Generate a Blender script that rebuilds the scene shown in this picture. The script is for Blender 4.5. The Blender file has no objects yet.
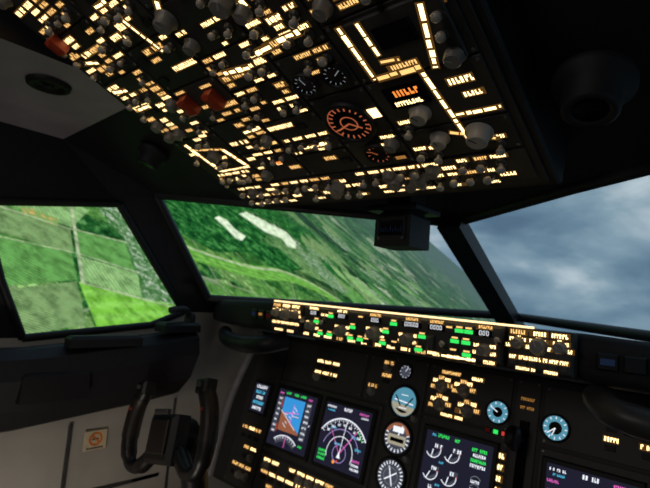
import bpy, math, random
from mathutils import Vector, Matrix
random.seed(7)
S=bpy.context.scene
S.view_settings.view_transform='Standard'
pi=math.pi

# ------------------------------------------------------------------ materials
def new_mat(name):
    m=bpy.data.materials.new(name); m.use_nodes=True
    nt=m.node_tree; nt.nodes.clear()
    o=nt.nodes.new('ShaderNodeOutputMaterial')
    return m,nt,o
def paint(name,col,rough=.5,metal=0,var=.15,scale=30,bump=.0):
    m,nt,o=new_mat(name)
    p=nt.nodes.new('ShaderNodeBsdfPrincipled')
    tc=nt.nodes.new('ShaderNodeTexCoord'); n=nt.nodes.new('ShaderNodeTexNoise')
    n.inputs['Scale'].default_value=scale; n.inputs['Detail'].default_value=4
    nt.links.new(tc.outputs['Object'],n.inputs['Vector'])
    r=nt.nodes.new('ShaderNodeValToRGB')
    r.color_ramp.elements[0].position=.3; r.color_ramp.elements[1].position=.7
    r.color_ramp.elements[0].color=(*[c*(1-var) for c in col],1)
    r.color_ramp.elements[1].color=(*[min(1,c*(1+var)) for c in col],1)
    nt.links.new(n.outputs['Fac'],r.inputs['Fac']); nt.links.new(r.outputs['Color'],p.inputs['Base Color'])
    p.inputs['Roughness'].default_value=rough; p.inputs['Metallic'].default_value=metal
    if bump:
        b=nt.nodes.new('ShaderNodeBump'); b.inputs['Strength'].default_value=bump; b.inputs['Distance'].default_value=.002
        nt.links.new(n.outputs['Fac'],b.inputs['Height']); nt.links.new(b.outputs['Normal'],p.inputs['Normal'])
    nt.links.new(p.outputs[0],o.inputs[0]); return m
def glow(name,col,st):
    m,nt,o=new_mat(name)
    e=nt.nodes.new('ShaderNodeEmission'); e.inputs[0].default_value=(*col,1); e.inputs[1].default_value=st
    nt.links.new(e.outputs[0],o.inputs[0]); return m

M_black=paint('black_trim',(.008,.008,.009),.55,bump=.2)
M_dark=paint('dark_liner',(.011,.011,.014),.65,scale=12,bump=.3)
M_post=paint('window_post_grey',(.015,.016,.020),.5)
M_panel=paint('panel_brown_grey',(.030,.030,.028),.55)
M_panel2=paint('module_grey',(.048,.046,.043),.5)
M_pad=paint('glareshield_pad',(.010,.010,.012),.7,scale=200,bump=.4)
M_knob=paint('knob_grey',(.24,.23,.21),.4)
M_knobd=paint('knob_dark',(.06,.058,.056),.4)
M_white=paint('switch_tip_white',(.50,.47,.43),.35)
M_metal=paint('lever_metal',(.22,.21,.20),.35,metal=.6)
M_red=paint('guard_red',(.42,.05,.02),.4)
M_liner=paint('ceiling_liner',(.60,.55,.62),.7,scale=8)
M_beige=paint('sidewall_grey_beige',(.46,.43,.38),.7,scale=6)
M_floor=paint('floor_carpet',(.05,.05,.055),.9,scale=80,bump=.4)
M_glassb=paint('screen_glass',(.004,.004,.006),.12)
M_silver=paint('grey_edge_trim',(.30,.29,.31),.4)
M_yoke=paint('yoke_black',(.010,.009,.009),.4)
M_ygrip=paint('yoke_grip_brown',(.018,.013,.011),.45)
G_amb=glow('legend_amber',(1,.56,.18),1.4)
G_amb2=glow('legend_amber_bright',(1,.69,.30),3.2)
G_halo=glow('painted_legend_halo',(1,.47,.11),.09)  # glow around legends, painted as a wider dim emissive backing
G_ambd=glow('legend_amber_dim',(1,.45,.10),.35)
G_strip=glow('flood_strip',(1,.70,.34),2.0)
G_or=glow('digit_orange',(1,.28,.05),1.2)
G_gr=glow('lamp_green',(.05,1,.15),.9)
G_wh=glow('screen_white',(.85,.88,.95),1.1)
G_whd=glow('screen_grey',(.25,.28,.3),.7)
G_cy=glow('screen_cyan',(.1,.6,.9),.9)
G_bl=glow('attitude_blue',(.04,.30,.70),1.0)
G_br=glow('attitude_brown',(.34,.12,.06),.9)
G_mg=glow('screen_magenta',(.9,.15,.6),.9)
G_rd=glow('screen_red',(.8,.06,.04),.8)
G_rdd=glow('lamp_red_dim',(.35,.03,.03),.10)
G_bld=glow('lamp_blue_dim',(.06,.10,.25),.12)
G_scr=glow('screen_base',(.016,.016,.032),.9)
G_tape=glow('screen_tape',(.07,.075,.10),.8)
G_stb=glow('gauge_sky',(.12,.38,.52),.75)
G_stw=glow('gauge_cream',(.75,.68,.50),.5)
G_vi=glow('screen_violet',(.45,.35,.75),.8)

# ------------------------------------------------------------------ mesh builder
class B:
    def __init__(s,name): s.n=name; s.v=[]; s.f=[]; s.mi=[]; s.ms=[]; s.sm=[]
    def mid(s,m):
        if m not in s.ms: s.ms.append(m)
        return s.ms.index(m)
    def add(s,vs,fs,m,M=None,smooth=False):
        o=len(s.v)
        for p in vs:
            p=Vector(p); s.v.append(M@p if M else p)
        k=s.mid(m)
        for f in fs: s.f.append([o+i for i in f]); s.mi.append(k); s.sm.append(smooth)
    def box(s,c,d,m,M=None,ch=0):
        x,y,z=c; a,b,h=d[0]/2,d[1]/2,d[2]/2
        vs=[(x-a,y-b,z-h),(x+a,y-b,z-h),(x+a,y+b,z-h),(x-a,y+b,z-h)]
        if ch:
            vs+=[(x-a,y-b,z+h-ch),(x+a,y-b,z+h-ch),(x+a,y+b,z+h-ch),(x-a,y+b,z+h-ch)]
            a-=ch;b-=ch
        vs+=[(x-a,y-b,z+h),(x+a,y-b,z+h),(x+a,y+b,z+h),(x-a,y+b,z+h)]
        fs=[(3,2,1,0)]; L=len(vs)//4
        for l in range(L-1):
            for i in range(4):
                j=(i+1)%4; fs.append((l*4+i,l*4+j,l*4+4+j,l*4+4+i))
        t=(L-1)*4; fs.append((t,t+1,t+2,t+3))
        s.add(vs,fs,m,M)
    def poly(s,pts,z,m,M=None):
        s.add([(p[0],p[1],z) for p in pts],[tuple(range(len(pts)))],m,M)
    def rect(s,u0,u1,v0,v1,z,m,M=None): s.poly([(u0,v0),(u1,v0),(u1,v1),(u0,v1)],z,m,M)
    def bar(s,p,q,w,z,m,M=None):
        p=Vector((p[0],p[1])); q=Vector((q[0],q[1])); d=(q-p)
        if d.length<1e-6: return
        d.normalize(); n=Vector((-d.y,d.x))*w/2
        s.poly([p-n,q-n,q+n,p+n],z,m,M)
    def lathe(s,prof,m,M=None,n=16,c=(0,0),smooth=True):
        vs=[];fs=[]
        for r,z in prof:
            for i in range(n):
                a=2*pi*i/n; vs.append((c[0]+r*math.cos(a),c[1]+r*math.sin(a),z))
        for l in range(len(prof)-1):
            for i in range(n):
                j=(i+1)%n; fs.append((l*n+i,l*n+j,(l+1)*n+j,(l+1)*n+i))
        s.add(vs,fs,m,M,smooth)
        t=(len(prof)-1)*n
        s.add(vs[t:],[tuple(range(n))],m,M)
    def ring(s,c,r0,r1,z,m,M=None,a0=0,a1=360,n=32):
        vs=[];fs=[]
        k=max(2,int(n*abs(a1-a0)/360))
        for i in range(k+1):
            a=math.radians(a0+(a1-a0)*i/k)
            vs+=[(c[0]+r0*math.cos(a),c[1]+r0*math.sin(a),z),(c[0]+r1*math.cos(a),c[1]+r1*math.sin(a),z)]
        for i in range(k): fs.append((2*i,2*i+1,2*i+3,2*i+2))
        s.add(vs,fs,m,M)
    def disc(s,c,r,z,m,M=None,n=28,a0=0,a1=360):
        pts=[]
        k=n
        for i in range(k+(0 if a1-a0>=360 else 1)):
            a=math.radians(a0+(a1-a0)*i/k); pts.append((c[0]+r*math.cos(a),c[1]+r*math.sin(a)))
        s.poly(pts,z,m,M)
    def tube(s,pts,r,m,M=None,n=10,ry=None):
        pts=[Vector(p) for p in pts]; vs=[];fs=[]
        R=r if isinstance(r,(list,tuple)) else [r]*len(pts)
        for i,p in enumerate(pts):
            t=(pts[min(i+1,len(pts)-1)]-pts[max(i-1,0)]).normalized()
            up=Vector((0,0,1)) if abs(t.z)<.9 else Vector((0,1,0))
            a=t.cross(up).normalized(); b=a.cross(t).normalized()
            for k in range(n):
                g=2*pi*k/n; vs.append(p+a*math.cos(g)*R[i]+b*math.sin(g)*(R[i] if ry is None else ry))
        for l in range(len(pts)-1):
            for i in range(n):
                j=(i+1)%n; fs.append((l*n+i,l*n+j,(l+1)*n+j,(l+1)*n+i))
        s.add(vs,fs,m,M,True)
        s.add(vs[:n],[tuple(range(n))],m,M); s.add(vs[-n:],[tuple(range(n))],m,M)
    def build(s,parent=None,matrix=None):
        me=bpy.data.meshes.new(s.n)
        me.from_pydata([tuple(v) for v in s.v],[],s.f)
        for m in s.ms: me.materials.append(m)
        me.polygons.foreach_set('material_index',s.mi)
        me.polygons.foreach_set('use_smooth',s.sm)
        me.update()
        o=bpy.data.objects.new(s.n,me); bpy.context.collection.objects.link(o)
        if parent: o.parent=parent
        if matrix: o.matrix_world=matrix
        return o
def frame(o,x,y):
    x=Vector(x).normalized(); y=Vector(y).normalized(); z=x.cross(y)
    M=Matrix((x,y,z)).transposed().to_4x4(); M.translation=Vector(o); return M
def smooth_path(pts,k=6):
    P=[Vector(p) for p in pts]; out=[]
    for i in range(len(P)-1):
        p0=P[max(i-1,0)];p1=P[i];p2=P[i+1];p3=P[min(i+2,len(P)-1)]
        for j in range(k):
            t=j/k
            out.append(.5*((2*p1)+(p2-p0)*t+(2*p0-5*p1+4*p2-p3)*t*t+(3*p1-p0-3*p2+p3)*t**3))
    out.append(P[-1]); return out

# ------------------------------------------------------------------ panel parts
def legend(b,M,u,v,L,h,m=None,z=.0035,halo=True):
    """engraved back-lit lettering too small to read: a run of little letter strokes"""
    if m is None: m=random.choice([G_amb2,G_amb2,G_amb,G_amb])
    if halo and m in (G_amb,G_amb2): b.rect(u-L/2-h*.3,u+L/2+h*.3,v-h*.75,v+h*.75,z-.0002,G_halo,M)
    cw=max(.0022,h*.42); x=u-L/2
    while x<u+L/2-.001:
        w=cw*random.uniform(.8,1.3); k=random.random()
        hi=v+h/2; lo=v-h/2
        if k<.45: b.rect(x,x+w*.8,lo,hi,z,m,M)
        elif k<.65: b.rect(x,x+w*.45,lo,hi,z,m,M); b.rect(x+w*.45,x+w,v+h*.1,hi,z,m,M)
        elif k<.85: b.rect(x,x+w*.45,lo,hi,z,m,M); b.rect(x+w*.45,x+w,lo,v-h*.1,z,m,M)
        elif k<.95: b.rect(x,x+w,lo+h*.1,hi-h*.1,z,m,M)
        x+=w+cw*.35
def toggle(b,M,u,v,z=.003,tip=None,s=1.0):
    b.lathe([(.0070*s,z),(.0070*s,z+.003),(.004*s,z+.005)],M_knobd,M,12,(u,v))
    t=random.choice([-1,1])*.0035*s; s*=.88
    T=M@Matrix.Translation((u,v,z))
    b.tube([(0,0,.003),(0,t*.7,.008*s),(0,t*.9,.010*s),(0,t,.013*s),(0,t*1.1,.016*s),(0,t*1.15,.0175*s)],[.0028*s,.0032*s,.0058*s,.0068*s,.0058*s,.0025*s],tip or M_white,T,10)
def knob(b,M,u,v,r=.011,h=.014,z=.003,m=None,ptr=True,ang=None):
    m=m or M_knob
    b.lathe([(r*1.25,z),(r*1.25,z+.002),(r,z+.003),(r*.92,z+h*.9),(r*.8,z+h)],m,M,18,(u,v))
    if ptr:
        a=random.uniform(.5,2.6) if ang is None else ang
        b.bar((u,v),(u+math.cos(a)*r*.85,v+math.sin(a)*r*.85),r*.16,z+h+.0004,M_white if m is not M_white else M_knobd,M)
def screw(b,M,u,v,z=.003): b.lathe([(.0028,z),(.0024,z+.001)],M_metal,M,8,(u,v))
def annun(b,M,u,v,w=.018,h=.010,m=None,z=.003):
    b.box((u,v,z+.0015),(w,h,.003),M_black,M,.0008)
    if m: b.rect(u-w*.4,u+w*.4,v-h*.35,v+h*.35,z+.0035,m,M)
def gauge(b,M,u,v,r,z=.003,face=None,tick=None,needles=((60,.8),),nt=12,span=(0,360)):
    b.lathe([(r*1.18,z),(r*1.15,z+.006),(r*1.0,z+.007),(r*.97,z+.002)],M_black,M,28,(u,v))
    b.disc((u,v),r*.97,z+.0022,face or M_glassb,M)
    if tick:
        for i in range(nt):
            a=math.radians(span[0]+(span[1]-span[0])*i/nt)
            b.bar((u+math.cos(a)*r*.72,v+math.sin(a)*r*.72),(u+math.cos(a)*r*.92,v+math.sin(a)*r*.92),r*.07,z+.0028,tick,M)
    for a,l in needles:
        a=math.radians(a); b.bar((u,v),(u+math.cos(a)*r*l,v+math.sin(a)*r*l),r*.08,z+.0032,tick or G_wh,M)

# ================================================================== OVERHEAD PANEL
s22=math.radians(22)
OH=frame((0,.715,1.446),(1,0,0),(0,-math.cos(s22),math.sin(s22)))
b=B('overhead_switch_panel')
b.box((0,.36,-.06),(.70,.78,.112),M_black,OH,.004)
b.box((0,.36,-.002),(.675,.75,.004),M_panel,OH,.001)
cols=[-.328,-.188,-.066,.056,.162,.328]
rows=[[.075,.235,.40,.50,.60,.72],[.075,.165,.25,.34,.43,.53,.72],[.075,.135,.225,.30,.37,.46,.56,.72],[.075,.145,.245,.325,.42,.52,.62,.72],[.075,.145,.245,.345,.46,.60,.72]]
skip=[]
def fill(u0,u1,v0,v1,dens=1.0,pu=.0265,pv=.028,bright=.6):
    nu=max(1,int((u1-u0-.004)/pu)); nv=max(1,int((v1-v0-.003)/pv))
    for i in range(nu):
        for j in range(nv):
            u=u0+(u1-u0)*(i+.5)/nu; v=v0+(v1-v0)*(j+.5)/nv
            if any(a<=u<=c and d<=v<=e for a,c,d,e in skip): continue
            r=random.random()
            if r>dens: continue
            k=random.random(); w=(u1-u0)/nu; hh=(v1-v0)/nv
            mm=G_amb2 if random.random()<bright else G_amb
            if k<.46:
                toggle(b,OH,u,v,s=random.uniform(.85,1.15)); legend(b,OH,u,v+hh*.40,w*random.uniform(.5,.9),.0062,mm)
                if random.random()<.5: legend(b,OH,u,v-hh*.42,w*random.uniform(.3,.7),.005,mm)
                if random.random()<.25: legend(b,OH,u-w*.40,v,w*.2,.006,mm)
            elif k<.55:
                knob(b,OH,u,v,.0105); legend(b,OH,u,v+hh*.5,w*.7,.006,mm); legend(b,OH,u-w*.46,v,.007,.006,mm)
            elif k<.84:
                legend(b,OH,u,v+hh*.2,w*random.uniform(.6,1.0),.0085,mm)
                if random.random()<.6: legend(b,OH,u,v-hh*.2,w*random.uniform(.4,.8),.0065,mm)
            elif k<.93: annun(b,OH,u,v,w*.7,.011,G_ambd if random.random()<.25 else None)
            else: legend(b,OH,u,v,w*.6,.0065,G_amb)
for ci in range(5):
    for ri in range(len(rows[ci])-1):
        u0,u1=cols[ci]+.002,cols[ci+1]-.002; v0,v1=rows[ci][ri]+.002,rows[ci][ri+1]-.002
        b.box(((u0+u1)/2,(v0+v1)/2,.0015),(u1-u0,v1-v0,.003),M_panel2 if (ci+ri)%2 else M_panel,OH,.0008)
        for a in (u0+.005,u1-.005):
            for c in (v0+.005,v1-.005): screw(b,OH,a,c)
for i in range(4):
    u0=-.328+.164*i+.002
    b.box((u0+.08,.037,.0015),(.160,.068,.003),M_panel2 if i%2 else M_panel,OH,.0008)
skip=[(.06,.16,.15,.25),(.16,.33,.075,.345),(.075,.14,.078,.14),(.05,.165,.25,.30),(-.185,-.08,.28,.33),(-.328,-.19,.10,.23)]
dens=[[.9,.9,.85,.75,.55],[.7,.85,.75,.85,.8,.6],[.65,.65,.8,.85,.8,.65,.5],[.8,.5,.6,.85,.85,.65,.5],[.6,.6,.8,.9,.7,.6]]
for ci in range(5):
    for ri in range(len(rows[ci])-1):
        fill(cols[ci]+.004,cols[ci+1]-.004,rows[ci][ri]+.003,rows[ci][ri+1]-.003,dens[ci][ri])
u=-.29
while u<.31:
    for v in (.020,.050):
        if random.random()<.22: 
            if random.random()<.5: legend(b,OH,u,v,.022,.008,G_amb2)
            continue
        if random.random()<.85: toggle(b,OH,u,v,s=1.15)
        else: knob(b,OH,u,v,.011)
        legend(b,OH,u,v+.0135,random.uniform(.016,.025),.007,G_amb2 if random.random()<.75 else G_amb)
    if random.random()<.6: legend(b,OH,u,.004,.020,.006,G_amb2)
    u+=.0275
for uu in (-.03,.10,.145): knob(b,OH,uu,.036,.014,.018,ang=1.5)
def run(p,q,w,m=G_amb2,z=.0037):
    p=Vector((p[0],p[1]));q=Vector((q[0],q[1])); L=(q-p).length; d=(q-p)/L; nn=Vector((-d.y,d.x))
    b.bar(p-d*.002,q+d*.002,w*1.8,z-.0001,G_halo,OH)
    t=0
    while t<L-.001:
        k=min(random.uniform(.006,.022),L-t); o_=nn*random.uniform(-.001,.001)
        b.bar(p+d*t+o_,p+d*(t+k)+o_,w*random.uniform(.55,1.15),z,m,OH); t+=k+random.uniform(.0015,.004)
# fuel panel (left column, bright flow lines)
run((-.300,.222),(-.286,.130),.010); run((-.215,.188),(-.196,.132),.009)
run((-.300,.205),(-.215,.190),.005,G_amb); run((-.286,.130),(-.196,.130),.005)
for (uu,vv) in [(-.30,.105),(-.275,.105),(-.25,.105),(-.22,.105),(-.26,.155),(-.235,.155),(-.31,.18),(-.25,.215),(-.225,.22)]:
    toggle(b,OH,uu,vv,s=1.1); legend(b,OH,uu,vv+.013,.020,.007,G_amb2)
knob(b,OH,-.250,.180,.013,.016)
for (uu,vv) in [(-.166,.308),(-.100,.303)]:
    b.box((uu,vv,.013),(.022,.034,.020),M_red,OH,.005); legend(b,OH,uu,vv+.024,.026,.005,G_amb)
b.box((-.300,.493,.013),(.020,.03,.02),M_red,OH,.005)
annun(b,OH,-.108,.129,.016,.010,G_or); annun(b,OH,-.075,.181,.02,.010,G_amb)
for (p,q,w) in [((-.041,.335),(.012,.330),.008),((-.026,.150),(.034,.153),.007),((-.05,.450),(-.03,.474),.007),
                ((-.125,.475),(-.112,.405),.006),((-.15,.502),(-.12,.500),.007),((.03,.345),(.075,.347),.008),((.09,.350),(.130,.350),.007),
                ((-.32,.45),(-.27,.437),.006),((-.32,.38),(-.28,.374),.007),((-.31,.33),(-.27,.33),.007),((.06,.410),(.09,.412),.010),((-.12,.215),(-.075,.219),.007)]:
    run(p,q,w)
knob(b,OH,.062,.425,.015,.018); knob(b,OH,-.049,.44,.014,.018)
# pressurisation / air module (right column)
b.box((.250,.293,.004),(.13,.09,.006),M_panel2,OH,.002)
run((.186,.338),(.188,.252),.0065,G_amb2,.0075); run((.192,.252),(.255,.252),.007,G_amb,.0075)
run((.212,.335),(.213,.285),.005,G_amb2,.0075); run((.21,.275),(.235,.272),.005,G_amb,.0075)
run((.292,.330),(.272,.245),.006,G_amb2,.0075)
b.box((.248,.306,.008),(.05,.03,.004),M_glassb,OH,.001)
legend(b,OH,.235,.262,.04,.007,G_amb,.0077)
b.box((.213,.212,.005),(.058,.036,.005),M_glassb,OH,.001)
legend(b,OH,.213,.221,.040,.011,G_or,.0082); legend(b,OH,.213,.203,.040,.008,G_amb2,.0082,False)
run((.250,.240),(.260,.110),.0055); run((.262,.158),(.322,.158),.006)
run((.240,.128),(.300,.10),.005,G_amb)
legend(b,OH,.29,.215,.03,.010,G_amb2); legend(b,OH,.298,.19,.025,.008,G_amb2)
knob(b,OH,.216,.176,.013,.016,m=M_white); knob(b,OH,.221,.120,.012,.016,m=M_white)
knob(b,OH,.279,.118,.016,.020,m=M_white); knob(b,OH,.300,.255,.012,.016)
for (uu,vv) in [(.18,.09),(.205,.088),(.30,.09),(.185,.15),(.300,.285),(.306,.31)]:
    toggle(b,OH,uu,vv,s=1.1); legend(b,OH,uu,vv+.014,.02,.007,G_amb2)
G_gauge=glow('gauge_red_orange',(1,.25,.10),.38)
gauge(b,OH,.099,.186,.037,tick=G_gauge,needles=((200,.75),(320,.6)),nt=20)
b.ring((.099,.186),.013,.015,.006,G_gauge,OH); b.ring((.099,.186),.034,.0355,.006,G_gauge,OH,-40,220)
gauge(b,OH,.106,.108,.021,tick=G_gauge,needles=((140,.7),),nt=12)
b.rect(.141,.158,.184,.203,.0037,G_amb2,OH)
gauge(b,OH,.135,.275,.018,tick=G_whd,needles=((30,.7),)); gauge(b,OH,.08,.275,.018,tick=G_whd,needles=((100,.7),))
b.build()

# ================================================================== MAIN INSTRUMENT PANEL
s15=math.radians(15)
MP=frame((0,1.18,.93),(1,0,0),(0,math.sin(s15),math.cos(s15)))
b=B('main_instrument_panel')
pts=[(-.80,.165),(-.83,.05),(-.86,-.12),(-.85,-.36),(.85,-.36),(.86,-.12),(.83,.05),(.80,.165)]
n=len(pts)
b.add([(p[0],p[1],-.03) for p in pts]+[(p[0],p[1],-.0) for p in pts],[tuple(range(n))[::-1],tuple(range(n,2*n))]+[(i,(i+1)%n,n+(i+1)%n,n+i) for i in range(n)],M_panel,MP)
for sg in (-1,1):
    b.tube(smooth_path([(sg*.80,.16,0),(sg*.83,.05,.004),(sg*.86,-.12,.004),(sg*.85,-.36,.004)]),.015,M_silver,MP)
for (u0,u1,v0,v1) in [(-.78,-.64,-.35,.15),(-.635,-.215,-.215,.012),(-.635,-.30,.02,.15),(-.29,-.20,.02,.15),(-.205,-.095,-.215,.155),(-.088,.135,-.215,.018),(-.088,.135,.024,.155),(.145,.20,-.215,.155),(.21,.635,-.215,.012),(.21,.635,.02,.15),(-.635,.635,-.35,-.225),(.64,.78,-.35,.15)]:
    b.box(((u0+u1)/2,(v0+v1)/2,.0015),(u1-u0,v1-v0,.003),M_panel2,MP,.001)
    for a in (u0+.007,u1-.007):
        for c in (v0+.007,v1-.007): screw(b,MP,a,c)
def bezel(u,v,w,h):
    b.box((u,v,.006),(w+.024,h+.024,.010),M_black,MP,.003)
    b.rect(u-w/2,u+w/2,v-h/2,v+h/2,.0114,G_scr,MP)
def txt(u,v,L,h,m,z=.0122): legend(b,MP,u,v,L,h,m,z,False)
Z0=.0120
def pfd(cx,cy,s=1.0):
    bezel(cx,cy,.17,.175)
    w,h=.046,.052; ang=math.radians(-32)
    sq=[(-w,-h),(w,-h),(w,h),(-w,h)]
    def clip(pts,sign):
        nx,ny=-math.sin(ang),math.cos(ang); out=[]
        for i in range(len(pts)):
            p,q=pts[i],pts[(i+1)%len(pts)]
            dp=(p[0]*nx+(p[1]+.018)*ny)*sign; dq=(q[0]*nx+(q[1]+.018)*ny)*sign
            if dp>=0: out.append(p)
            if dp*dq<0:
                t=dp/(dp-dq); out.append((p[0]+(q[0]-p[0])*t,p[1]+(q[1]-p[1])*t))
        return out
    ox,oy=cx-.006,cy+.014
    b.poly([(p[0]+ox,p[1]+oy) for p in clip(sq,1)],Z0,G_bl,MP)
    b.poly([(p[0]+ox,p[1]+oy) for p in clip(sq,-1)],Z0,G_br,MP)
    c,s_=math.cos(ang),math.sin(ang)
    for k,L in [(-2,.02),(-1,.012),(0,.085),(1,.012),(2,.02),(3,.012),(4,.02)]:
        y=k*.011-.018; hw=L/2
        if k==0: hw=.045
        b.bar((ox-hw*c-y*s_,oy-hw*s_+y*c),(ox+hw*c-y*s_,oy+hw*s_+y*c),.0018,Z0+.0005,G_wh,MP)
    for sg in (-1,1): b.bar((ox+sg*.014,oy),(ox+sg*.034,oy),.005,Z0+.001,M_black,MP); b.bar((ox+sg*.014,oy),(ox+sg*.034,oy),.0022,Z0+.0014,G_wh,MP)
    b.bar((ox-.03,oy+.002),(ox+.03,oy+.012),.0025,Z0+.0012,G_mg,MP); b.bar((ox+.004,oy-.03),(ox+.004,oy+.035),.0025,Z0+.0012,G_mg,MP)
    b.rect(cx-.080,cx-.058,cy-.05,cy+.066,Z0,G_tape,MP); b.rect(cx+.046,cx+.070,cy-.05,cy+.066,Z0,G_tape,MP)
    for k in range(7):
        txt(cx-.070,cy-.044+k*.017,.012,.006,G_wh); txt(cx+.058,cy-.044+k*.017,.016,.006,G_wh)
    b.bar((cx-.057,cy-.045),(cx-.057,cy-.02),.003,Z0+.0005,G_rd,MP); b.bar((cx-.057,cy+.03),(cx-.057,cy+.06),.003,Z0+.0005,G_rd,MP)
    txt(cx-.070,cy+.075,.016,.006,G_mg); txt(cx+.060,cy+.075,.018,.006,G_mg)
    for k in (-1,0,1): txt(cx-.006+k*.032,cy+.079,.022,.007,G_gr)
    txt(cx+.078,cy+.0,.008,.005,G_wh)
    b.ring((cx-.006,cy-.125),.058,.075,Z0,G_tape,MP,50,130); b.ring((cx-.006,cy-.125),.0745,.0775,Z0+.0004,G_wh,MP,50,130)
    for a in range(54,130,9):
        a=math.radians(a); b.bar((cx-.006+math.cos(a)*.066,cy-.125+math.sin(a)*.066),(cx-.006+math.cos(a)*.075,cy-.125+math.sin(a)*.075),.0018,Z0+.0008,G_wh,MP)
    b.bar((cx-.006,cy-.085),(cx-.006,cy-.048),.0025,Z0+.0008,G_mg,MP); txt(cx+.062,cy-.066,.022,.006,G_gr)
def nd(cx,cy):
    bezel(cx,cy,.17,.175)
    o=(cx,cy-.045)
    b.ring(o,.095,.0985,Z0,G_wh,MP,32,148,60)
    for a in range(35,148,5):
        r=math.radians(a); L=.011 if a%10==5 else .006
        b.bar((o[0]+math.cos(r)*(.096-L),o[1]+math.sin(r)*(.096-L)),(o[0]+math.cos(r)*.096,o[1]+math.sin(r)*.096),.0018,Z0,G_wh,MP)
    for a in range(45,148,15):
        r=math.radians(a); txt(o[0]+math.cos(r)*.079,o[1]+math.sin(r)*.079,.010,.007,G_wh)
    b.ring(o,.066,.068,Z0,G_vi,MP,15,165,48); b.ring(o,.046,.048,Z0,G_wh,MP,-20,200,40); b.ring(o,.023,.025,Z0,G_vi,MP,0,360)
    b.bar((o[0],o[1]-.01),(o[0]+.006,o[1]+.094),.002,Z0,G_wh,MP)
    b.bar((o[0],o[1]),(o[0]+.05,o[1]+.075),.0026,Z0,G_mg,MP); b.bar((o[0],o[1]),(o[0]-.045,o[1]+.06),.0018,Z0,G_mg,MP)
    b.bar((o[0]+.05,o[1]+.075),(o[0]+.07,o[1]+.05),.002,Z0,G_gr,MP)
    b.poly([(o[0]-.007,o[1]-.012),(o[0]+.007,o[1]-.012),(o[0],o[1]+.007)],Z0+.0005,G_wh,MP)
    txt(cx,cy+.078,.028,.009,G_wh); txt(cx-.062,cy+.077,.034,.006,G_wh); txt(cx-.060,cy+.067,.028,.005,G_cy)
    txt(cx+.060,cy+.077,.034,.006,G_mg); txt(cx+.064,cy+.067,.024,.005,G_wh)
    for q in [(-.045,.02),(.035,.01),(-.02,-.02),(.055,-.02)]:
        b.ring((cx+q[0],cy+q[1]),.002,.004,Z0,G_cy,MP,n=10); txt(cx+q[0]+.012,cy+q[1],.014,.005,G_cy)
    for k in range(3):
        txt(cx-.062,cy-.050-k*.011,.028,.007,G_gr); txt(cx+.062,cy-.050-k*.011,.028,.007,G_wh if k else G_mg)
    b.disc((cx-.014,cy-.070),.005,Z0,G_or,MP,12); b.disc((cx-.002,cy-.066),.0035,Z0,G_rd,MP,12)
pfd(-.535,-.103); nd(-.325,-.103)
nd(.315,-.103); pfd(.525,-.103)
for q in [(.245,-.05),(.247,-.07),(.245,-.09)]: txt(q[0],q[1],.024,.006,G_mg)
cx,cy=.023,-.103
bezel(cx,cy,.175,.175)
def dial(x,y,r,a):
    b.ring((x,y),r*.90,r,Z0,G_wh,MP,-150,10,40); b.disc((x,y),r*.88,Z0-.0002,G_tape,MP,24,a,0)
    r_=math.radians(a); b.bar((x,y),(x+math.cos(r_)*r,y+math.sin(r_)*r),.0024,Z0+.0004,G_wh,MP)
    b.ring((x,y),r*.90,r*1.08,Z0+.0002,G_rd,MP,8,14,60)
    b.rect(x+.001,x+r*1.1,y+.003,y+.015,Z0,G_tape,MP); txt(x+r*.6,y+.009,r*.9,.009,G_wh,Z0+.0006)
for yy,rr in ((.045,.021),(-.008,.021),(-.052,.012)):
    for xx in (-.062,-.012): dial(cx+xx,cy+yy,rr,-110+random.uniform(-15,15))
txt(cx-.040,cy+.080,.03,.008,G_gr); txt(cx-.065,cy+.079,.012,.006,G_cy); txt(cx+.0,cy+.078,.018,.008,G_gr)
for k in range(4): txt(cx+.055,cy+.070-k*.012,.036,.008,G_wh if k%2 else G_gr)
for k in range(3): txt(cx+.055,cy+.0-k*.018,.022,.007,G_wh); b.ring((cx+.055,cy-.0-k*.018),.012,.0135,Z0,G_whd,MP,20,160)
txt(cx-.037,cy+.018,.01,.005,G_cy); txt(cx-.037,cy-.035,.012,.005,G_cy)
for k in range(4): txt(cx-.062+k*.022,cy-.076,.014,.008,G_wh)
for k in range(2): txt(cx+.055,cy-.064-k*.012,.03,.008,G_wh)
b.box((-.706,-.065,.006),(.088,.110,.010),M_black,MP,.003); b.rect(-.742,-.670,-.112,-.018,.0114,G_scr,MP)
for k,(c,L) in enumerate([(G_wh,.05),(G_cy,.045),(G_wh,.03),(G_cy,.05),(G_wh,.045)]): txt(-.706,-.028-k*.018,L,.011,c)
def mfill(u0,u1,v0,v1,nu,nv,br=.6,kn=.3,gap=.1):
    for i in range(nu):
        for j in range(nv):
            if random.random()<gap: continue
            u=u0+(u1-u0)*(i+.5)/nu; v=v0+(v1-v0)*(j+.5)/nv; hh=(v1-v0)/nv; w=(u1-u0)/nu
            m=G_amb2 if random.random()<br else G_amb
            if random.random()<kn: knob(b,MP,u,v-hh*.1,.011)
            else: annun(b,MP,u,v-hh*.1,w*.6,.012,None)
            legend(b,MP,u,v+hh*.36,w*.75,.009,m)
mfill(-.50,-.40,.035,.105,3,2,.8,.2,0)
mfill(-.285,-.205,.03,.14,2,3,.0,.7,.4)
for (uu,vv) in [(-.050,.10),(.012,.10),(-.048,.052),(.03,.052)]:
    knob(b,MP,uu,vv,.014,.018,m=M_knob)
    for a in range(10,191,45):
        r=math.radians(a); legend(b,MP,uu+math.cos(r)*.024,vv+math.sin(r)*.022,.014,.009,G_amb2 if a%2 else G_amb)
legend(b,MP,-.03,.138,.05,.008,G_amb); legend(b,MP,.045,.134,.03,.008,G_amb2); legend(b,MP,-.01,.030,.06,.007,G_amb2)
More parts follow.
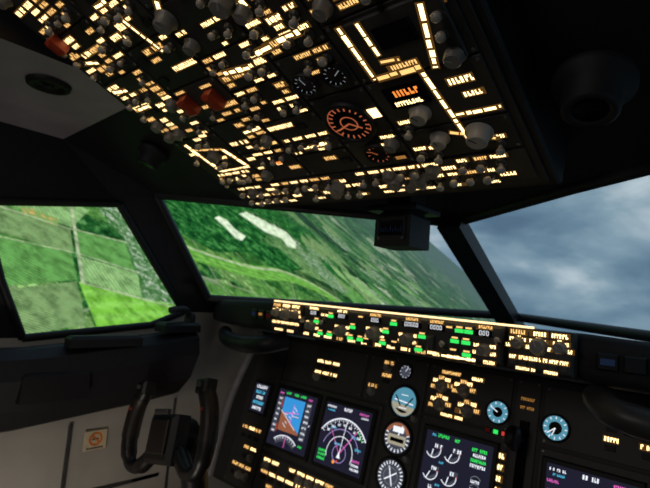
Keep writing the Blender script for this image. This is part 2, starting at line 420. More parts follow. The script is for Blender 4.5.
gauge(b,MP,-.165,.118,.019,tick=G_wh,nt=10,face=G_tape)
gauge(b,MP,-.152,.037,.040,tick=None,needles=(),face=G_stb)
b.disc((-.152,.037),.0375,.0056,G_stw,MP,24,-175,-20); b.disc((-.152,.037),.030,.0060,M_glassb,MP,24,-140,-55)
b.bar((-.182,.040),(-.122,.034),.003,.0066,G_wh,MP); b.bar((-.165,.02),(-.14,.02),.002,.0066,G_wh,MP); b.bar((-.163,.055),(-.141,.055),.002,.0066,G_wh,MP)
b.bar((-.180,.052),(-.160,.025),.004,.0068,M_glassb,MP); b.bar((-.125,.052),(-.145,.025),.004,.0068,M_glassb,MP)
knob(b,MP,-.112,.000,.008,.012)
gauge(b,MP,-.152,-.059,.041,tick=G_wh,nt=20,needles=((70,.85),(200,.5)),face=G_tape)
b.rect(-.180,-.124,-.078,-.052,.0066,G_stw,MP); b.rect(-.168,-.134,-.045,-.030,.0066,G_wh,MP); b.ring((-.152,-.059),.030,.039,.006,G_br,MP,20,160); b.rect(-.172,-.130,-.070,-.060,.0068,M_glassb,MP)
knob(b,MP,-.112,-.104,.008,.012)
gauge(b,MP,-.150,-.156,.041,tick=G_wh,nt=24,needles=((110,.6),(290,.6),(35,.5),(215,.5)),face=G_tape)
b.ring((-.150,-.156),.020,.0215,.0062,G_whd,MP)
gauge(b,MP,.106,.066,.026,tick=G_wh,nt=10,needles=((150,.8),),face=G_stb); b.disc((.106,.066),.012,.0056,M_glassb,MP)
for i in range(3): annun(b,MP,.088+i*.020,.020,.014,.013,[G_rdd,G_gr,G_rd][i])
for v in (-.03,-.055,-.08,-.105): legend(b,MP,.128,v,.012,.011,G_amb2)
legend(b,MP,.128,-.15,.012,.008,G_amb); legend(b,MP,.128,-.18,.012,.008,G_amb2)
b.box((.172,-.04,.004),(.022,.20,.006),M_glassb,MP,.001)
b.tube([(.172,.02,.0),(.172,.018,.045),(.172,.015,.07)],[.007,.006,.008],M_knobd,MP)
Wm_=MP@Matrix.Translation((.172,.015,.078))@Matrix.Rotation(pi/2,4,'Y')
b.lathe([(.010,-.012),(.024,-.011),(.027,-.006),(.027,.006),(.024,.011),(.010,.012)],M_black,Wm_,20)
gauge(b,MP,.238,.060,.027,tick=G_wh,nt=12,needles=((220,.8),(250,.7)),face=G_stb); b.disc((.238,.060),.014,.0056,M_glassb,MP)
legend(b,MP,.172,.11,.03,.007,G_ambd); legend(b,MP,.172,.09,.03,.007,G_ambd)
mfill(.33,.46,.03,.105,4,2,.6,.3,.3); mfill(.50,.62,.03,.105,3,2,.5,.3,.2)
mfill(-.76,-.66,-.34,-.16,3,3,.3,.3,.3); mfill(-.62,-.32,-.34,-.235,8,3,.8,.4,.15); mfill(-.28,.10,-.34,-.24,8,2,.5,.5,.3); mfill(.15,.6,-.34,-.24,9,2,.4,.5,.3)
b.build()

# ================================================================== AUTOPILOT PANEL ON GLARESHIELD
MC=frame((0,.84,1.18),(1,0,0),(0,0,1))
b=B('autopilot_control_panel')
for (u0,u1) in [(-.350,-.246),(-.240,.240),(.246,.350)]:
    b.box(((u0+u1)/2,.003,-.014),(u1-u0,.070,.028),M_panel,MC,.003)
    b.box(((u0+u1)/2,.003,.0008),(u1-u0-.008,.062,.003),M_panel2,MC,.001)
ZF=.0026
def L2(u,v,L,h=.0052,m=None): legend(b,MC,u,v,L,h,m,ZF)
for sg in (-1,1):
    c=sg*.298
    for i,dx in enumerate((-.033,0,.033)):
        knob(b,MC,c+dx,.012 if i!=1 else .010,.009 if i!=1 else .012,.016,ZF-.001)
        L2(c+dx,.031,.026,.007)
        for a in (0,50,90,130,180):
            r=math.radians(a); L2(c+dx+math.cos(r)*.016,.008+math.sin(r)*.014,.008,.006,G_amb2)
    for i in range(6):
        b.box((c-.040+i*.016,-.020,ZF+.001),(.011,.009,.005),M_knobd,MC,.001); L2(c-.040+i*.016,-.011,.013,.006,G_amb2)
    L2(c-.02,-.029,.03,.005,G_amb2); L2(c+.02,-.029,.02)
def win(u,w,v=.022,nd_=3):
    b.box((u,v,ZF),(w,.013,.004),M_glassb,MC,.001)
    for i in range(nd_):
        x=u+(i-(nd_-1)/2)*.0065
        for (p,q) in [((x-.0018,v-.0035),(x-.0018,v+.0035)),((x+.0018,v-.0035),(x+.0018,v+.0035)),((x-.0018,v+.0035),(x+.0018,v+.0035)),((x-.0018,v-.0035),(x+.0018,v-.0035))]:
            b.bar(p,q,.0010,ZF+.0026,G_wh,MC)
for u,w,k in [(-.205,.032,3),(-.120,.036,3),(-.030,.030,3),(.058,.044,5),(.112,.036,4),(.206,.032,3)]: win(u,w,nd_=k); L2(u,.0325,.028,.0055)
for u,r,v in [(-.208,.010,-.008),(-.118,.011,-.010),(-.030,.013,-.006),(.050,.011,-.008),(.207,.010,-.008)]:
    knob(b,MC,u,v,r,.020,ZF-.001,M_knob)
    for a in (200,340,30,150): 
        q=math.radians(a); L2(u+math.cos(q)*(r+.007),v+math.sin(q)*(r+.005),.010,.006,G_amb2)
b.box((.106,-.008,.010),(.012,.028,.018),M_knobd,MC,.004); L2(.106,-.027,.02)
toggle(b,MC,-.172,.006,ZF,s=.9); L2(-.172,.020,.02); toggle(b,MC,.232,.010,ZF,s=.9); toggle(b,MC,-.232,.004,ZF,s=.9); toggle(b,MC,.130,-.010,ZF)
def btn(u,v,on):
    b.box((u,v,ZF+.001),(.018,.014,.006),M_knobd,MC,.001); b.rect(u-.006,u+.006,v+.002,v+.005,ZF+.0044,G_amb,MC)
    if on: b.rect(u-.0085,u+.0085,v-.0066,v+.0004,ZF+.0044,G_gr,MC)
for u,v,on in [(-.192,.006,1),(-.178,-.020,1),(-.150,-.020,1),(-.150,.022,1),(-.090,-.020,1),(-.086,.004,1),(-.066,.022,0),(-.064,-.020,1),(-.048,-.022,0),(-.006,-.020,1),(.000,.004,1),(.018,.022,1),(.022,-.020,0),(.078,-.022,1),(.084,.004,1),(.140,.022,0),(.160,.024,1),(.152,.004,1),(.150,-.018,0),(.178,.024,1),(.174,.004,1),(.176,-.018,1)]: btn(u,v,on)
b.rect(.125,.190,-.0305,-.0270,ZF,G_amb2,MC)
for i in range(14): L2(-.225+i*.034,-.0285,random.uniform(.01,.024),.006,G_amb2 if random.random()<.7 else G_amb)
b.box((-.025,.0405,.004),(.63,.0035,.006),G_strip,MC,.0005)
b.build()

# ================================================================== GLARESHIELD
b=B('glareshield')
xs=[-.87,-.80,-.70,-.60,-.50,-.42,-.355,0,.355,.42,.50,.60,.70,.80,.87]
secs=[]
for x in xs:
    a=abs(x); 
    yf=.872 if a<=.36 else .872+(a-.36)**1.6*.50
    zt=1.217-max(0,a-.36)*.04
    yo=1.60 if a<.6 else 1.60-(a-.6)*.9
    yu=1.232
    r=.012
    secs.append([(x,yo,1.165),(x,yf+.04,zt),(x,yf+r,zt+.001),(x,yf+.003,zt-.006),(x,yf,zt-.018),(x,yf,zt-.060),(x,yf+.004,zt-.072),(x,yf+.02,zt-.078),(x,yu,1.092),(x,yu+.05,1.092)])
vs=[p for s_ in secs for p in s_]; k=len(secs[0]); fs=[]
for i in range(len(secs)-1):
    for j in range(k-1): fs.append((i*k+j,i*k+j+1,(i+1)*k+j+1,(i+1)*k+j))
b.add(vs,fs,M_pad,None,True)
for sg in (-1,1):
    for i,mm in enumerate([G_bld if sg>0 else G_rdd,None,G_rdd if sg>0 else G_bld]):
        x=sg*(.392+i*.036); a=abs(x); y=.872+(a-.36)**1.6*.5-.004
        T=frame((x,y,1.178),(1,sg*.25,0),(0,0,1))
        b.box((0,0,0),(.030,.026,.008),M_black,T,.002)
        if sg<0 and i==1: b.rect(-.010,.010,-.002,.005,.0045,G_ambd,T)
        elif mm: b.rect(-.010,.010,-.005,.005,.0045,mm,T)
    b.tube(smooth_path([(sg*.37,.92,1.115),(sg*.41,.872,1.100),(sg*.52,.888,1.088),(sg*.66,.95,1.085),(sg*.80,1.05,1.085)]),.024,M_knobd if sg>0 else M_post,None,12)
b.build()

# ================================================================== COMPASS
b=B('magnetic_compass')
Cc=Matrix.Translation((0,.874,1.402))@Matrix.Scale(1.12,4)
b.box((0,0,-.004),(.078,.075,.068),M_dark,Cc,.010)
b.box((0,.0,.036),(.108,.095,.012),M_post,Cc,.004)
b.box((0,.01,.056),(.05,.06,.040),M_dark,Cc)
Cf=Cc@frame((0,-.0385,-.004),(1,0,0),(0,0,1))
b.box((0,0,.001),(.062,.046,.006),M_black,Cf,.002); b.rect(-.025,.025,-.014,.014,.0045,M_glassb,Cf)
for i in range(9): b.bar((-.022+i*.0055,-.008),(-.022+i*.0055,-.002 if i%2 else .003),.0008,.005,G_bld,Cf)
for sg in (-1,1): screw(b,Cf,sg*.026,-.019,.004)
b.build()

# ================================================================== CONTROL YOKE
b=B('control_yoke')
Y=frame((-.530,.70,.868),(1,0,0),(0,.25,1))@Matrix.Rotation(math.radians(12),4,'Z')@Matrix.Scale(.93,4)
for sg in (-1,1):
    path=smooth_path([(0,-.025,0),(sg*.05,-.045,0),(sg*.10,-.085,.004),(sg*.145,-.085,.008),(sg*.170,-.04,.012),(sg*.172,.02,.014),(sg*.160,.075,.016),(sg*.135,.112,.018)],5)
    R=[.020]*len(path)
    for i in range(len(path)):
        t=i/len(path)
        R[i]=.022 if t<.3 else (.018 if t<.5 else .022)
    b.tube(path,R,M_yoke,Y,12)
    b.tube(path[-14:-3],.024,M_ygrip,Y,12)
    b.box((sg*.138,.118,.020),(.044,.038,.038),M_yoke,Y,.006)
    b.lathe([(.006,.036),(.006,.046),(.004,.048)],M_knobd,Y,10,(sg*.138,.120))
    b.lathe([(.005,.02),(.005,.04)],M_red,Y,10,(sg*.162,.06))
b.box((0,-.015,.012),(.115,.125,.050),M_yoke,Y,.012)
b.box((0,-.010,.040),(.078,.085,.008),M_ygrip,Y,.003)
b.box((0,.052,.040),(.06,.014,.014),M_knobd,Y,.003)
b.lathe([(.045,-.06),(.045,-.01),(.036,.0)],M_yoke,Y,18)
b.tube(smooth_path([(-.530,.74,.855),(-.530,.775,.785),(-.530,.80,.60),(-.530,.82,.05)],4),[.045]*4+[.035]*9,M_yoke,None,14)
b.tube([(-.530,.82,.10),(-.530,.82,.0)],[.05,.075],M_black,None,14)
b.build()

# ================================================================== SHELL
def V(sg,p): return (sg*p[0],p[1],p[2])
A0=(.36,.45,1.62);A1=(.80,.45,1.60);A0b=(.36,-1.1,1.62);A1b=(.80,-1.1,1.60)
Wt=(.725,.69,1.495);Wm=(.33,.90,1.472);Wc=(0,1.125,1.458);Wbo=(.83,.985,1.200);Wbc=(0,1.55,1.225)
Sft=(.756,.60,1.452);Sfb=(.88,.924,1.147);Sb=(.88,.81,1.103);Srb=(.90,.454,1.065);Sr=(.86,.373,1.217);Srt=(.79,.29,1.400)
Bm=(.92,-1.1,1.08)
b=B('ceiling')
for sg in (-1,1):
    b.add([V(sg,p) for p in (A0b,A0,A1,A1b)],[(0,1,2,3)],M_liner if sg<0 else M_dark)
    b.add([V(sg,p) for p in (A0,A1,Wt,Wm)],[(0,1,2,3)],M_dark)
    b.add([(sg*.36,-1.1,1.62),(sg*.36,.45,1.62),(sg*.36,.45,1.88),(sg*.36,-1.1,1.88)],[(0,1,2,3)],M_dark)
b.add([(-.36,-1.1,1.88),(.36,-1.1,1.88),(.36,.45,1.88),(-.36,.45,1.88)],[(0,1,2,3)],M_dark)
b.add([(-.36,.45,1.62),(.36,.45,1.62),(.36,.45,1.88),(-.36,.45,1.88)],[(0,1,2,3)],M_dark)
b.add([V(-1,A0),A0,Wm,Wc,V(-1,Wm)],[(0,1,3),(0,3,4),(1,2,3)],M_dark)
b.build()
for sg,nm in ((-1,'left'),(1,'right')):
    b=B('wall_'+nm)
    b.add([V(sg,p) for p in (A1,Wt,Sft,Srt,A1b,Sr,Srb,Bm)],[(0,1,2),(0,2,3),(0,3,4),(4,3,5),(4,5,6,7)],M_dark)
    b.add([V(sg,p) for p in (Wt,Wbo,Sfb,Sft)],[(0,1,2,3)],M_post)
    lo=lambda p:(p[0],p[1],0)
    F1=(.88,1.62,1.147)
    b.add([V(sg,p) for p in (Bm,Srb,lo(Srb),lo(Bm))],[(0,1,2,3)],M_beige)
    b.add([V(sg,p) for p in (Srb,Sb,lo(Sb),lo(Srb))],[(0,1,2,3)],M_beige)
    b.add([V(sg,p) for p in (Sb,Sfb,lo(Sfb),lo(Sb))],[(0,1,2,3)],M_beige)
    b.add([V(sg,p) for p in (Sfb,F1,lo(F1),lo(Sfb))],[(0,1,2,3)],M_beige)
    b.add([V(sg,p) for p in (Sfb,Wbo,(.87,1.62,1.16),F1)],[(0,1,2,3)],M_black)
    b.build()
b=B('wall_front')
b.add([(-.88,1.62,0),(.88,1.62,0),(.88,1.62,1.165),(-.88,1.62,1.165)],[(0,1,2,3)],M_black); b.build()
b=B('wall_back')
b.add([(-.92,-1.1,0),(.92,-1.1,0),(.92,-1.1,1.08),(.80,-1.1,1.60),(.36,-1.1,1.62),(.36,-1.1,1.88),(-.36,-1.1,1.88),(-.36,-1.1,1.62),(-.80,-1.1,1.60),(-.92,-1.1,1.08)],[tuple(range(10))],M_dark); b.build()
b=B('floor')
b.add([(-.92,-1.1,0),(.92,-1.1,0),(.88,1.62,0),(-.88,1.62,0)],[(0,1,2,3)],M_floor); b.build()

for i,sg in enumerate((-1,1)):
    b=B('window_%d'%(1+i))      # windshields
    lp=[V(sg,p) for p in (Wt,Wm,Wc,Wbc,Wbo,Wt)]
    for p,q in zip(lp[:-1],lp[1:]): b.tube([p,q],.013,M_post,None,8)
    b.build()
    b=B('window_%d'%(3+i))      # sliding side windows
    lp=[V(sg,p) for p in (Sft,Sfb,Sb,Srb,Sr,Srt,Sft)]
    for p,q in zip(lp[:-1],lp[1:]): b.tube([p,q],.011,M_black,None,8)
    b.build()
b=B('trim_center_post')
d=(Vector(Wbc)-Vector(Wc)).normalized()
T=frame((Vector(Wbc)+Vector(Wc))/2+Vector((.014,-.02,-.02)),(1,0,0),d)
b.box((0,0,0),(.060,.56,.05),M_post,T,.010); b.build()
for sg in (-1,1):
    b=B('side_console')
    prof=[(.875,1.045),(.80,1.050),(.765,1.030),(.755,.98),(.79,.90),(.85,.84),(.875,.83)]
    ys=[-1.05,.45,.80,.92]; dz=[0,0,.03,.045]
    vs=[(sg*x,y,z+d_) for y,d_ in zip(ys,dz) for x,z in prof]; k=len(prof); fs=[]
    for i in range(len(ys)-1):
        for j in range(k-1): fs.append((i*k+j,i*k+j+1,(i+1)*k+j+1,(i+1)*k+j))
    fs+= [tuple(range(k)),tuple(range((len(ys)-1)*k,len(ys)*k))]
    b.add(vs,fs,M_dark,None,False)
    b.box((sg*.80,.86,1.105),(.06,.13,.03),M_black,None,.008)
    b.tube(smooth_path([(sg*.80,.90,1.11),(sg*.79,.885,1.15),(sg*.77,.85,1.165),(sg*.76,.80,1.16)]),.010,M_black)
    b.lathe([(.018,1.12),(.018,1.14),(.012,1.15)],M_black,None,14,(sg*.80,.90))
    b.box((sg*.775,.62,1.07),(.04,.20,.03),M_black,None,.008)
    b.box((sg*.765,.50,.96),(.03,.16,.07),M_black,None,.006)
    b.build()
b=B('trim_1')
for y,z0,z1 in ((.60,.0,.82),(.93,.0,.86)):
    b.box((-.880,y,(z0+z1)/2),(.006,.008,z1-z0),M_knobd)
b.box((-.885,.2,.62),(.010,1.4,.012),M_knobd)
b.build()
b=B('no_smoking_placard')
PL=frame((-.879,.676,.767),(0,1,0),(0,0,1))
M_pl=paint('placard_cream',(.75,.62,.42),.5); M_plo=paint('placard_orange',(.85,.22,.03),.5); M_plk=paint('placard_black',(.03,.02,.02),.5)
b.box((0,0,0),(.066,.056,.003),M_pl,PL,.0006)
b.ring((0,.004),.014,.020,.0022,M_plo,PL); b.bar((-.012,.016),(.012,-.008),.005,.0026,M_plo,PL)
b.rect(-.011,.008,.002,.006,.0023,M_plk,PL)
for i in range(7): b.rect(-.024+i*.007,-.019+i*.007,-.024,-.019,.0022,M_plk,PL)
b.build()
b=B('ceiling_air_vent')
T=frame((-.47,.30,1.612),(1,0,0),(0,-1,0))
b.lathe([(.040,-.002),(.038,.006),(.030,.007),(.026,.0),(.010,.0),(.008,.006)],M_black,T,24); b.build()
for (loc,r) in (((.415,.62,1.535),.95),((-.52,.56,1.555),.75)):
    b=B('map_reading_lamp')
    T=frame(loc,(1,0,0),(0,-.93,.37))@Matrix.Scale(r,4)
    b.lathe([(.050,.0),(.050,.012),(.036,.016),(.034,.050),(.028,.056),(.022,.050)],M_dark,T,26); b.disc((0,0),.021,.05,M_glassb,T); b.build()

# ================================================================== OUTSIDE
C=Vector((.54,0,1.25))
n=Vector((.581,.230,.781)).normalized(); bb=Vector((-.584,.786,.203)); bb=(bb-n*bb.dot(n)).normalized(); aa=bb.cross(n)
TM=Matrix((aa,bb,n)).transposed().to_4x4(); TM.translation=C-n*30
def ramp(nt,els,interp='LINEAR'):
    r=nt.nodes.new('ShaderNodeValToRGB'); r.color_ramp.interpolation=interp
    while len(r.color_ramp.elements)<len(els): r.color_ramp.elements.new(.5)
    for e,(p,c) in zip(r.color_ramp.elements,els): e.position=p; e.color=(*c,1)
    return r
def mixn(nt,bt,fac,a,c):
    q=nt.nodes.new('ShaderNodeMix'); q.data_type='RGBA'; q.blend_type=bt
    for s_,v in ((q.inputs[0],fac),(q.inputs[6],a),(q.inputs[7],c)):
        if hasattr(v,'is_linked'): nt.links.new(v,s_)
        elif isinstance(v,tuple): s_.default_value=(*v,1)
        else: s_.default_value=v
    return q.outputs[2]
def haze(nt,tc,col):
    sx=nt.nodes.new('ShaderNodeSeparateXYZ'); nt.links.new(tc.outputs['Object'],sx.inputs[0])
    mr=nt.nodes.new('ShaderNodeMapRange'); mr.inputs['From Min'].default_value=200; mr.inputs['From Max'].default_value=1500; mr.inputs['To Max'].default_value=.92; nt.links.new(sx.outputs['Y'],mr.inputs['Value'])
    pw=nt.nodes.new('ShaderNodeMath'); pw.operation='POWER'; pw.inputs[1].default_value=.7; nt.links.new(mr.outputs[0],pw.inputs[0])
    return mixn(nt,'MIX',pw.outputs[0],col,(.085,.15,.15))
def terrain_mat():
    m,nt,o=new_mat('farmland'); L=nt.links
    tc=nt.nodes.new('ShaderNodeTexCoord'); mp=nt.nodes.new('ShaderNodeMapping'); mp.inputs['Rotation'].default_value=(0,0,.6)
    L.new(tc.outputs['Object'],mp.inputs['Vector'])
    mix=lambda *a: mixn(nt,*a)
    def noise(sc,det=5,ro=.6):
        q=nt.nodes.new('ShaderNodeTexNoise'); q.inputs['Scale'].default_value=sc; q.inputs['Detail'].default_value=det; q.inputs['Roughness'].default_value=ro
        L.new(mp.outputs[0],q.inputs['Vector']); return q
    def vor(sc,els,rnd=.75,metric='CHEBYCHEV'):
        vo=nt.nodes.new('ShaderNodeTexVoronoi'); vo.distance=metric; vo.inputs['Scale'].default_value=sc; vo.inputs['Randomness'].default_value=rnd
        L.new(mp.outputs[0],vo.inputs['Vector'])
        sp=nt.nodes.new('ShaderNodeSeparateColor'); L.new(vo.outputs['Color'],sp.inputs[0])
        r=ramp(nt,els,'CONSTANT'); L.new(sp.outputs[0],r.inputs[0]); return r.outputs[0]
    near=vor(.085,[(0,(.03,.13,.025)),(.3,(.06,.20,.04)),(.55,(.10,.27,.06)),(.8,(.17,.33,.10)),(.95,(.36,.48,.26))])
    far=vor(.045,[(0,(.008,.05,.015)),(.3,(.02,.11,.025)),(.50,(.05,.18,.05)),(.66,(.13,.27,.10)),(.80,(.36,.46,.30)),(.90,(.010,.04,.02))],.95)
    sx=nt.nodes.new('ShaderNodeSeparateXYZ'); L.new(tc.outputs['Object'],sx.inputs[0])
    def rng(a,c,hi=1):
        mr=nt.nodes.new('ShaderNodeMapRange'); mr.inputs['From Min'].default_value=a; mr.inputs['From Max'].default_value=c; mr.inputs['To Max'].default_value=hi; L.new(sx.outputs['Y'],mr.inputs['Value']); return mr.outputs[0]
    col=mix('MIX',rng(110,170),near,far)
    fine=noise(.5,9,.85); rf=ramp(nt,[(.38,(.12,.18,.14)),(.47,(.75,.8,.75)),(.53,(1.0,1.0,1.0)),(.60,(2.6,2.4,2.6))]); L.new(fine.outputs[0],rf.inputs[0])
    col=mix('MULTIPLY',1.0,col,rf.outputs[0])
    wd=noise(.045,8,.7); rw=ramp(nt,[(.515,(0,0,0)),(.535,(1,1,1))]); L.new(wd.outputs[0],rw.inputs[0])
    tr=noise(.35,8,.85); rt=ramp(nt,[(.41,(.002,.020,.006)),(.49,(.010,.08,.018)),(.55,(.04,.19,.04)),(.62,(.18,.42,.15))]); L.new(tr.outputs[0],rt.inputs[0])
    col=mix('MIX',rw.outputs[0],col,rt.outputs[0])
    ed=nt.nodes.new('ShaderNodeTexVoronoi'); ed.feature='DISTANCE_TO_EDGE'; ed.inputs['Scale'].default_value=.05
    L.new(mp.outputs[0],ed.inputs['Vector'])
    re=ramp(nt,[(0,(1,1,1)),(.014,(0,0,0))]); L.new(ed.outputs['Distance'],re.inputs[0])
    col=mix('MIX',re.outputs[0],col,(.26,.34,.20))
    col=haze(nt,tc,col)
    e=nt.nodes.new('ShaderNodeEmission'); L.new(col,e.inputs[0]); e.inputs[1].default_value=1.0
    L.new(e.outputs[0],o.inputs[0]); return m
def field_mat(name,c1,c2,ang,sc):
    m,nt,o=new_mat(name); L=nt.links
    tc=nt.nodes.new('ShaderNodeTexCoord'); mp=nt.nodes.new('ShaderNodeMapping'); mp.inputs['Rotation'].default_value=(0,0,ang)
    L.new(tc.outputs['Object'],mp.inputs['Vector'])
    w=nt.nodes.new('ShaderNodeTexWave'); w.inputs['Scale'].default_value=sc; w.inputs['Distortion'].default_value=1.5; w.inputs['Detail'].default_value=4
    L.new(mp.outputs[0],w.inputs['Vector']); r=ramp(nt,[(.1,c1),(.9,c2)]); L.new(w.outputs['Fac'],r.inputs[0])
    nz=nt.nodes.new('ShaderNodeTexNoise'); nz.inputs['Scale'].default_value=.5; nz.inputs['Detail'].default_value=7; nz.inputs['Roughness'].default_value=.7; L.new(tc.outputs['Object'],nz.inputs['Vector'])
    r2=ramp(nt,[(.38,(.5,.55,.5)),(.58,(1.15,1.15,1.15))]); L.new(nz.outputs[0],r2.inputs[0])
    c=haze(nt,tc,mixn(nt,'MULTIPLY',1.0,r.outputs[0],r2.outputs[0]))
    e=nt.nodes.new('ShaderNodeEmission'); L.new(c,e.inputs[0]); L.new(e.outputs[0],o.inputs[0]); return m
def speckle_mat(name,els,sc,det=6,ro=.75):
    m,nt,o=new_mat(name); L=nt.links
    tc=nt.nodes.new('ShaderNodeTexCoord'); nz=nt.nodes.new('ShaderNodeTexNoise'); nz.inputs['Scale'].default_value=sc; nz.inputs['Detail'].default_value=det; nz.inputs['Roughness'].default_value=ro
    L.new(tc.outputs['Object'],nz.inputs['Vector']); r=ramp(nt,els); L.new(nz.outputs[0],r.inputs[0])
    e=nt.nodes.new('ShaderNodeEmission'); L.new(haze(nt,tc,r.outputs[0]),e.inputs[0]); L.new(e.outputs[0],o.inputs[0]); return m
FT=terrain_mat()
F_br=field_mat('field_bright_green',(.20,.54,.06),(.26,.62,.10),.3,.15)
F_md=field_mat('field_mid_green',(.08,.28,.06),(.18,.42,.12),1.1,.6)
F_fu=field_mat('field_furrowed',(.10,.24,.07),(.30,.44,.20),.9,.8)
F_lt=field_mat('field_pale',(.19,.40,.13),(.34,.56,.24),2.0,.5)
F_wh=field_mat('field_whitish_stubble',(.72,.90,.58),(.88,.98,.80),.5,.3)  # near-white green for the palest field patches
F_sw=field_mat('meadow_swath',(.12,.40,.05),(.22,.50,.10),.5,.2)
F_rd=field_mat('lane_pale',(.42,.54,.30),(.50,.60,.38),.5,.2)
F_fo=speckle_mat('forest_dark',[(.41,(.002,.022,.007)),(.49,(.008,.085,.018)),(.55,(.03,.20,.04)),(.62,(.16,.44,.13))],.32,8,.85)
F_vi=speckle_mat('village_and_hedges',[(.42,(.015,.07,.015)),(.49,(.06,.22,.05)),(.54,(.20,.34,.18)),(.58,(.80,.82,.78))],.8,9,.9)
F_or=speckle_mat('bare_earth_spots',[(.4,(.18,.36,.10)),(.55,(.30,.38,.12)),(.6,(.75,.42,.15))],1.2,4,.6)
b=B('farmland_terrain')
b.add([(-3000,-400,0),(6000,-400,0),(6000,480,0),(-3000,480,0),(6000,6000,170),(-3000,6000,170)],[(0,1,2,3),(3,2,4,5)],FT)
def fld(pts,m,z=.05): b.poly(pts,z,m)
fld([(-19.5,53.5),(-11,66),(-6,62),(-12,48)],F_br)
fld([(-28,63),(-23.8,58.5),(-18.5,66),(-24.5,72)],F_md)
fld([(-23.5,58.2),(-19.6,54),(-14,61),(-18,66)],F_lt,.06)
fld([(-36,52),(-28.4,62.6),(-24,58),(-31,47)],F_fu)
fld([(-42,58),(-32,72),(-28.6,63.2),(-36.5,52.3)],F_lt)
fld([(-33.5,58.5),(-30.5,62.5),(-29,60.5),(-32,57)],F_or,.07)
fld([(-30.5,46.5),(-24.2,57.8),(-19.8,53.6),(-22,40)],F_md,.06)
fld([(-21.5,40),(-19.6,53.2),(-14,48),(-16,36)],F_fu,.06)
fld([(-38,78),(-31,74),(-24.5,72.3),(-18.3,66.2),(-13.8,61.3),(-10.8,66.5),(-8,75),(-30,92)],F_vi,.06)
b.bar((-44,80),(-18.9,53.6),.5,.10,F_rd); b.bar((-19.3,53.6),(-4,74),.35,.11,F_rd); b.bar((-36,50),(-28,63),.3,.11,F_rd)
b.bar((-24,58.2),(-17.9,66.5),.25,.11,F_rd); b.bar((-30,46),(-24,58),.25,.11,F_rd); b.bar((-28,63.3),(-24,72),.3,.11,F_rd)
fld([(-44,96),(-46,150),(-30,160),(-16,150),(-14,118),(-17,100),(-26,92)],F_fo,.05)
fld([(-27,123),(-27.5,128),(-25.5,131),(-22,129),(-18.5,131),(-17.5,124),(-19,121.5),(-23,123)],F_wh,.12)
fld([(-27.5,149),(-28,160),(-24,168),(-21,172),(-15,184),(-9,180),(-7,170),(-9.5,162),(-13,167),(-18,155)],F_wh,.12)
fld([(-16,118),(-4,125),(0,150),(-10,150),(-15,140)],F_fo,.06)
fld([(-30,160),(-34,190),(-10,240),(8,215),(-3,185),(-20,190)],F_fo,.055)
cv=smooth_path([(-22,84,0),(-15,95,0),(-8,110,0),(-3,126,0),(6,140,0),(20,150,0),(50,160,0)],6)
for p,q in zip(cv[:-1],cv[1:]): b.bar(p,q,5.5,.09,F_sw)
for p,q in zip(cv[:-1],cv[1:]): b.bar(p+Vector((-1.2,1.6,0)),q+Vector((-1.2,1.6,0)),.9,.14,F_rd)
rr=random.Random(5)
for i in range(110):        # patchwork of distant fields and copses
    y=165+300*rr.random()**1.3; x=rr.uniform(-5,.32*y); a=rr.uniform(.3,1.2); w_=rr.uniform(4,16)*y/260; h_=rr.uniform(5,18)
    ca,sa=math.cos(a),math.sin(a)
    q=[(x+ca*u_-sa*v_,y+sa*u_+ca*v_) for u_,v_ in ((-w_,-h_/2),(w_,-h_/2),(w_*rr.uniform(.7,1),h_/2),(-w_*rr.uniform(.7,1),h_/2))]
    if max(p[1] for p in q)>475: continue
    fld(q,rr.choice([F_lt,F_fu,F_md,F_fo,F_fo,F_vi,F_vi,F_wh if i%5==0 else F_fo]),.15+i*.004)
b.build(matrix=TM)
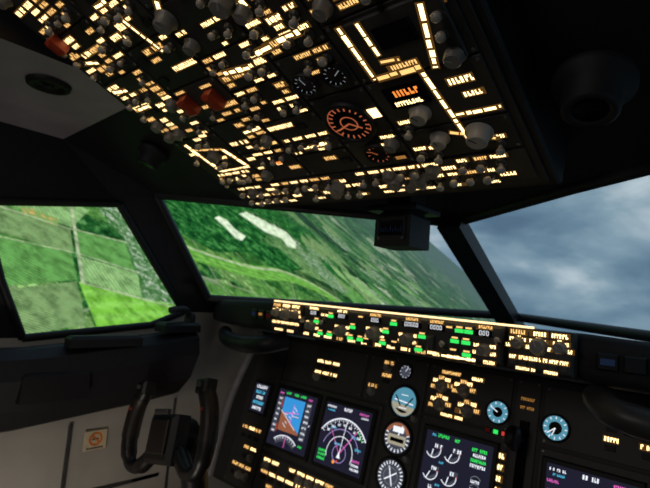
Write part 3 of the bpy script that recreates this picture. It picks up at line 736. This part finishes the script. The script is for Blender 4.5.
# world: broken cloud sky
w=bpy.data.worlds.new('sky'); S.world=w; w.use_nodes=True; nt=w.node_tree; nt.nodes.clear(); L=nt.links
tc=nt.nodes.new('ShaderNodeTexCoord'); mp=nt.nodes.new('ShaderNodeMapping'); mp.inputs['Scale'].default_value=(1,1,2.0); mp.inputs['Rotation'].default_value=(0,.5,0)
L.new(tc.outputs['Generated'],mp.inputs[0])
nz=nt.nodes.new('ShaderNodeTexNoise'); nz.inputs['Scale'].default_value=4.2; nz.inputs['Detail'].default_value=6; nz.inputs['Roughness'].default_value=.5; nz.inputs['Distortion'].default_value=.2
L.new(mp.outputs[0],nz.inputs[0])
r=ramp(nt,[(.34,(.085,.155,.235)),(.46,(.14,.235,.32)),(.55,(.22,.33,.41)),(.66,(.46,.56,.62))]); L.new(nz.outputs[0],r.inputs[0])
bg=nt.nodes.new('ShaderNodeBackground'); L.new(r.outputs[0],bg.inputs[0]); bg.inputs[1].default_value=1.0
o=nt.nodes.new('ShaderNodeOutputWorld'); L.new(bg.outputs[0],o.inputs[0])

# ================================================================== ADDED FILL LIGHTS
def area(name,loc,target,size,energy,col):
    l=bpy.data.lights.new(name,'AREA'); l.size=size; l.energy=energy; l.color=col
    o=bpy.data.objects.new(name,l); bpy.context.collection.objects.link(o); o.location=loc
    o.rotation_euler=(Vector(target)-Vector(loc)).to_track_quat('-Z','Y').to_euler(); return o
area('added_cabin_fill',(.1,-.8,1.55),(0,.9,1.2),.35,1.6,(1,.93,.88))  # added unseen area light, lifts the dim interior from behind
area('added_sidewall_fill',(-.35,.25,.55),(-.9,.72,.65),.10,.85,(1,.90,.78))  # added unseen light to brighten the lower left sidewall

# ================================================================== CAMERA
Zc=Vector((-.6531,.751,.1037)).normalized()
Xc=Vector((.7573,.6472,.0804)); Xc=(Xc-Zc*Xc.dot(Zc)).normalized()
Uc=Xc.cross(Zc); 
if Uc.z<0: Uc=-Uc
cd=bpy.data.cameras.new('camera'); co=bpy.data.objects.new('camera',cd); bpy.context.collection.objects.link(co)
M=Matrix((Xc,Uc,-Zc)).transposed().to_4x4(); M.translation=C; co.matrix_world=M
cd.sensor_width=36; cd.lens=36*470/650; cd.clip_start=.01; cd.clip_end=20000
cd.dof.use_dof=True; cd.dof.focus_distance=.45; cd.dof.aperture_fstop=12
S.camera=co
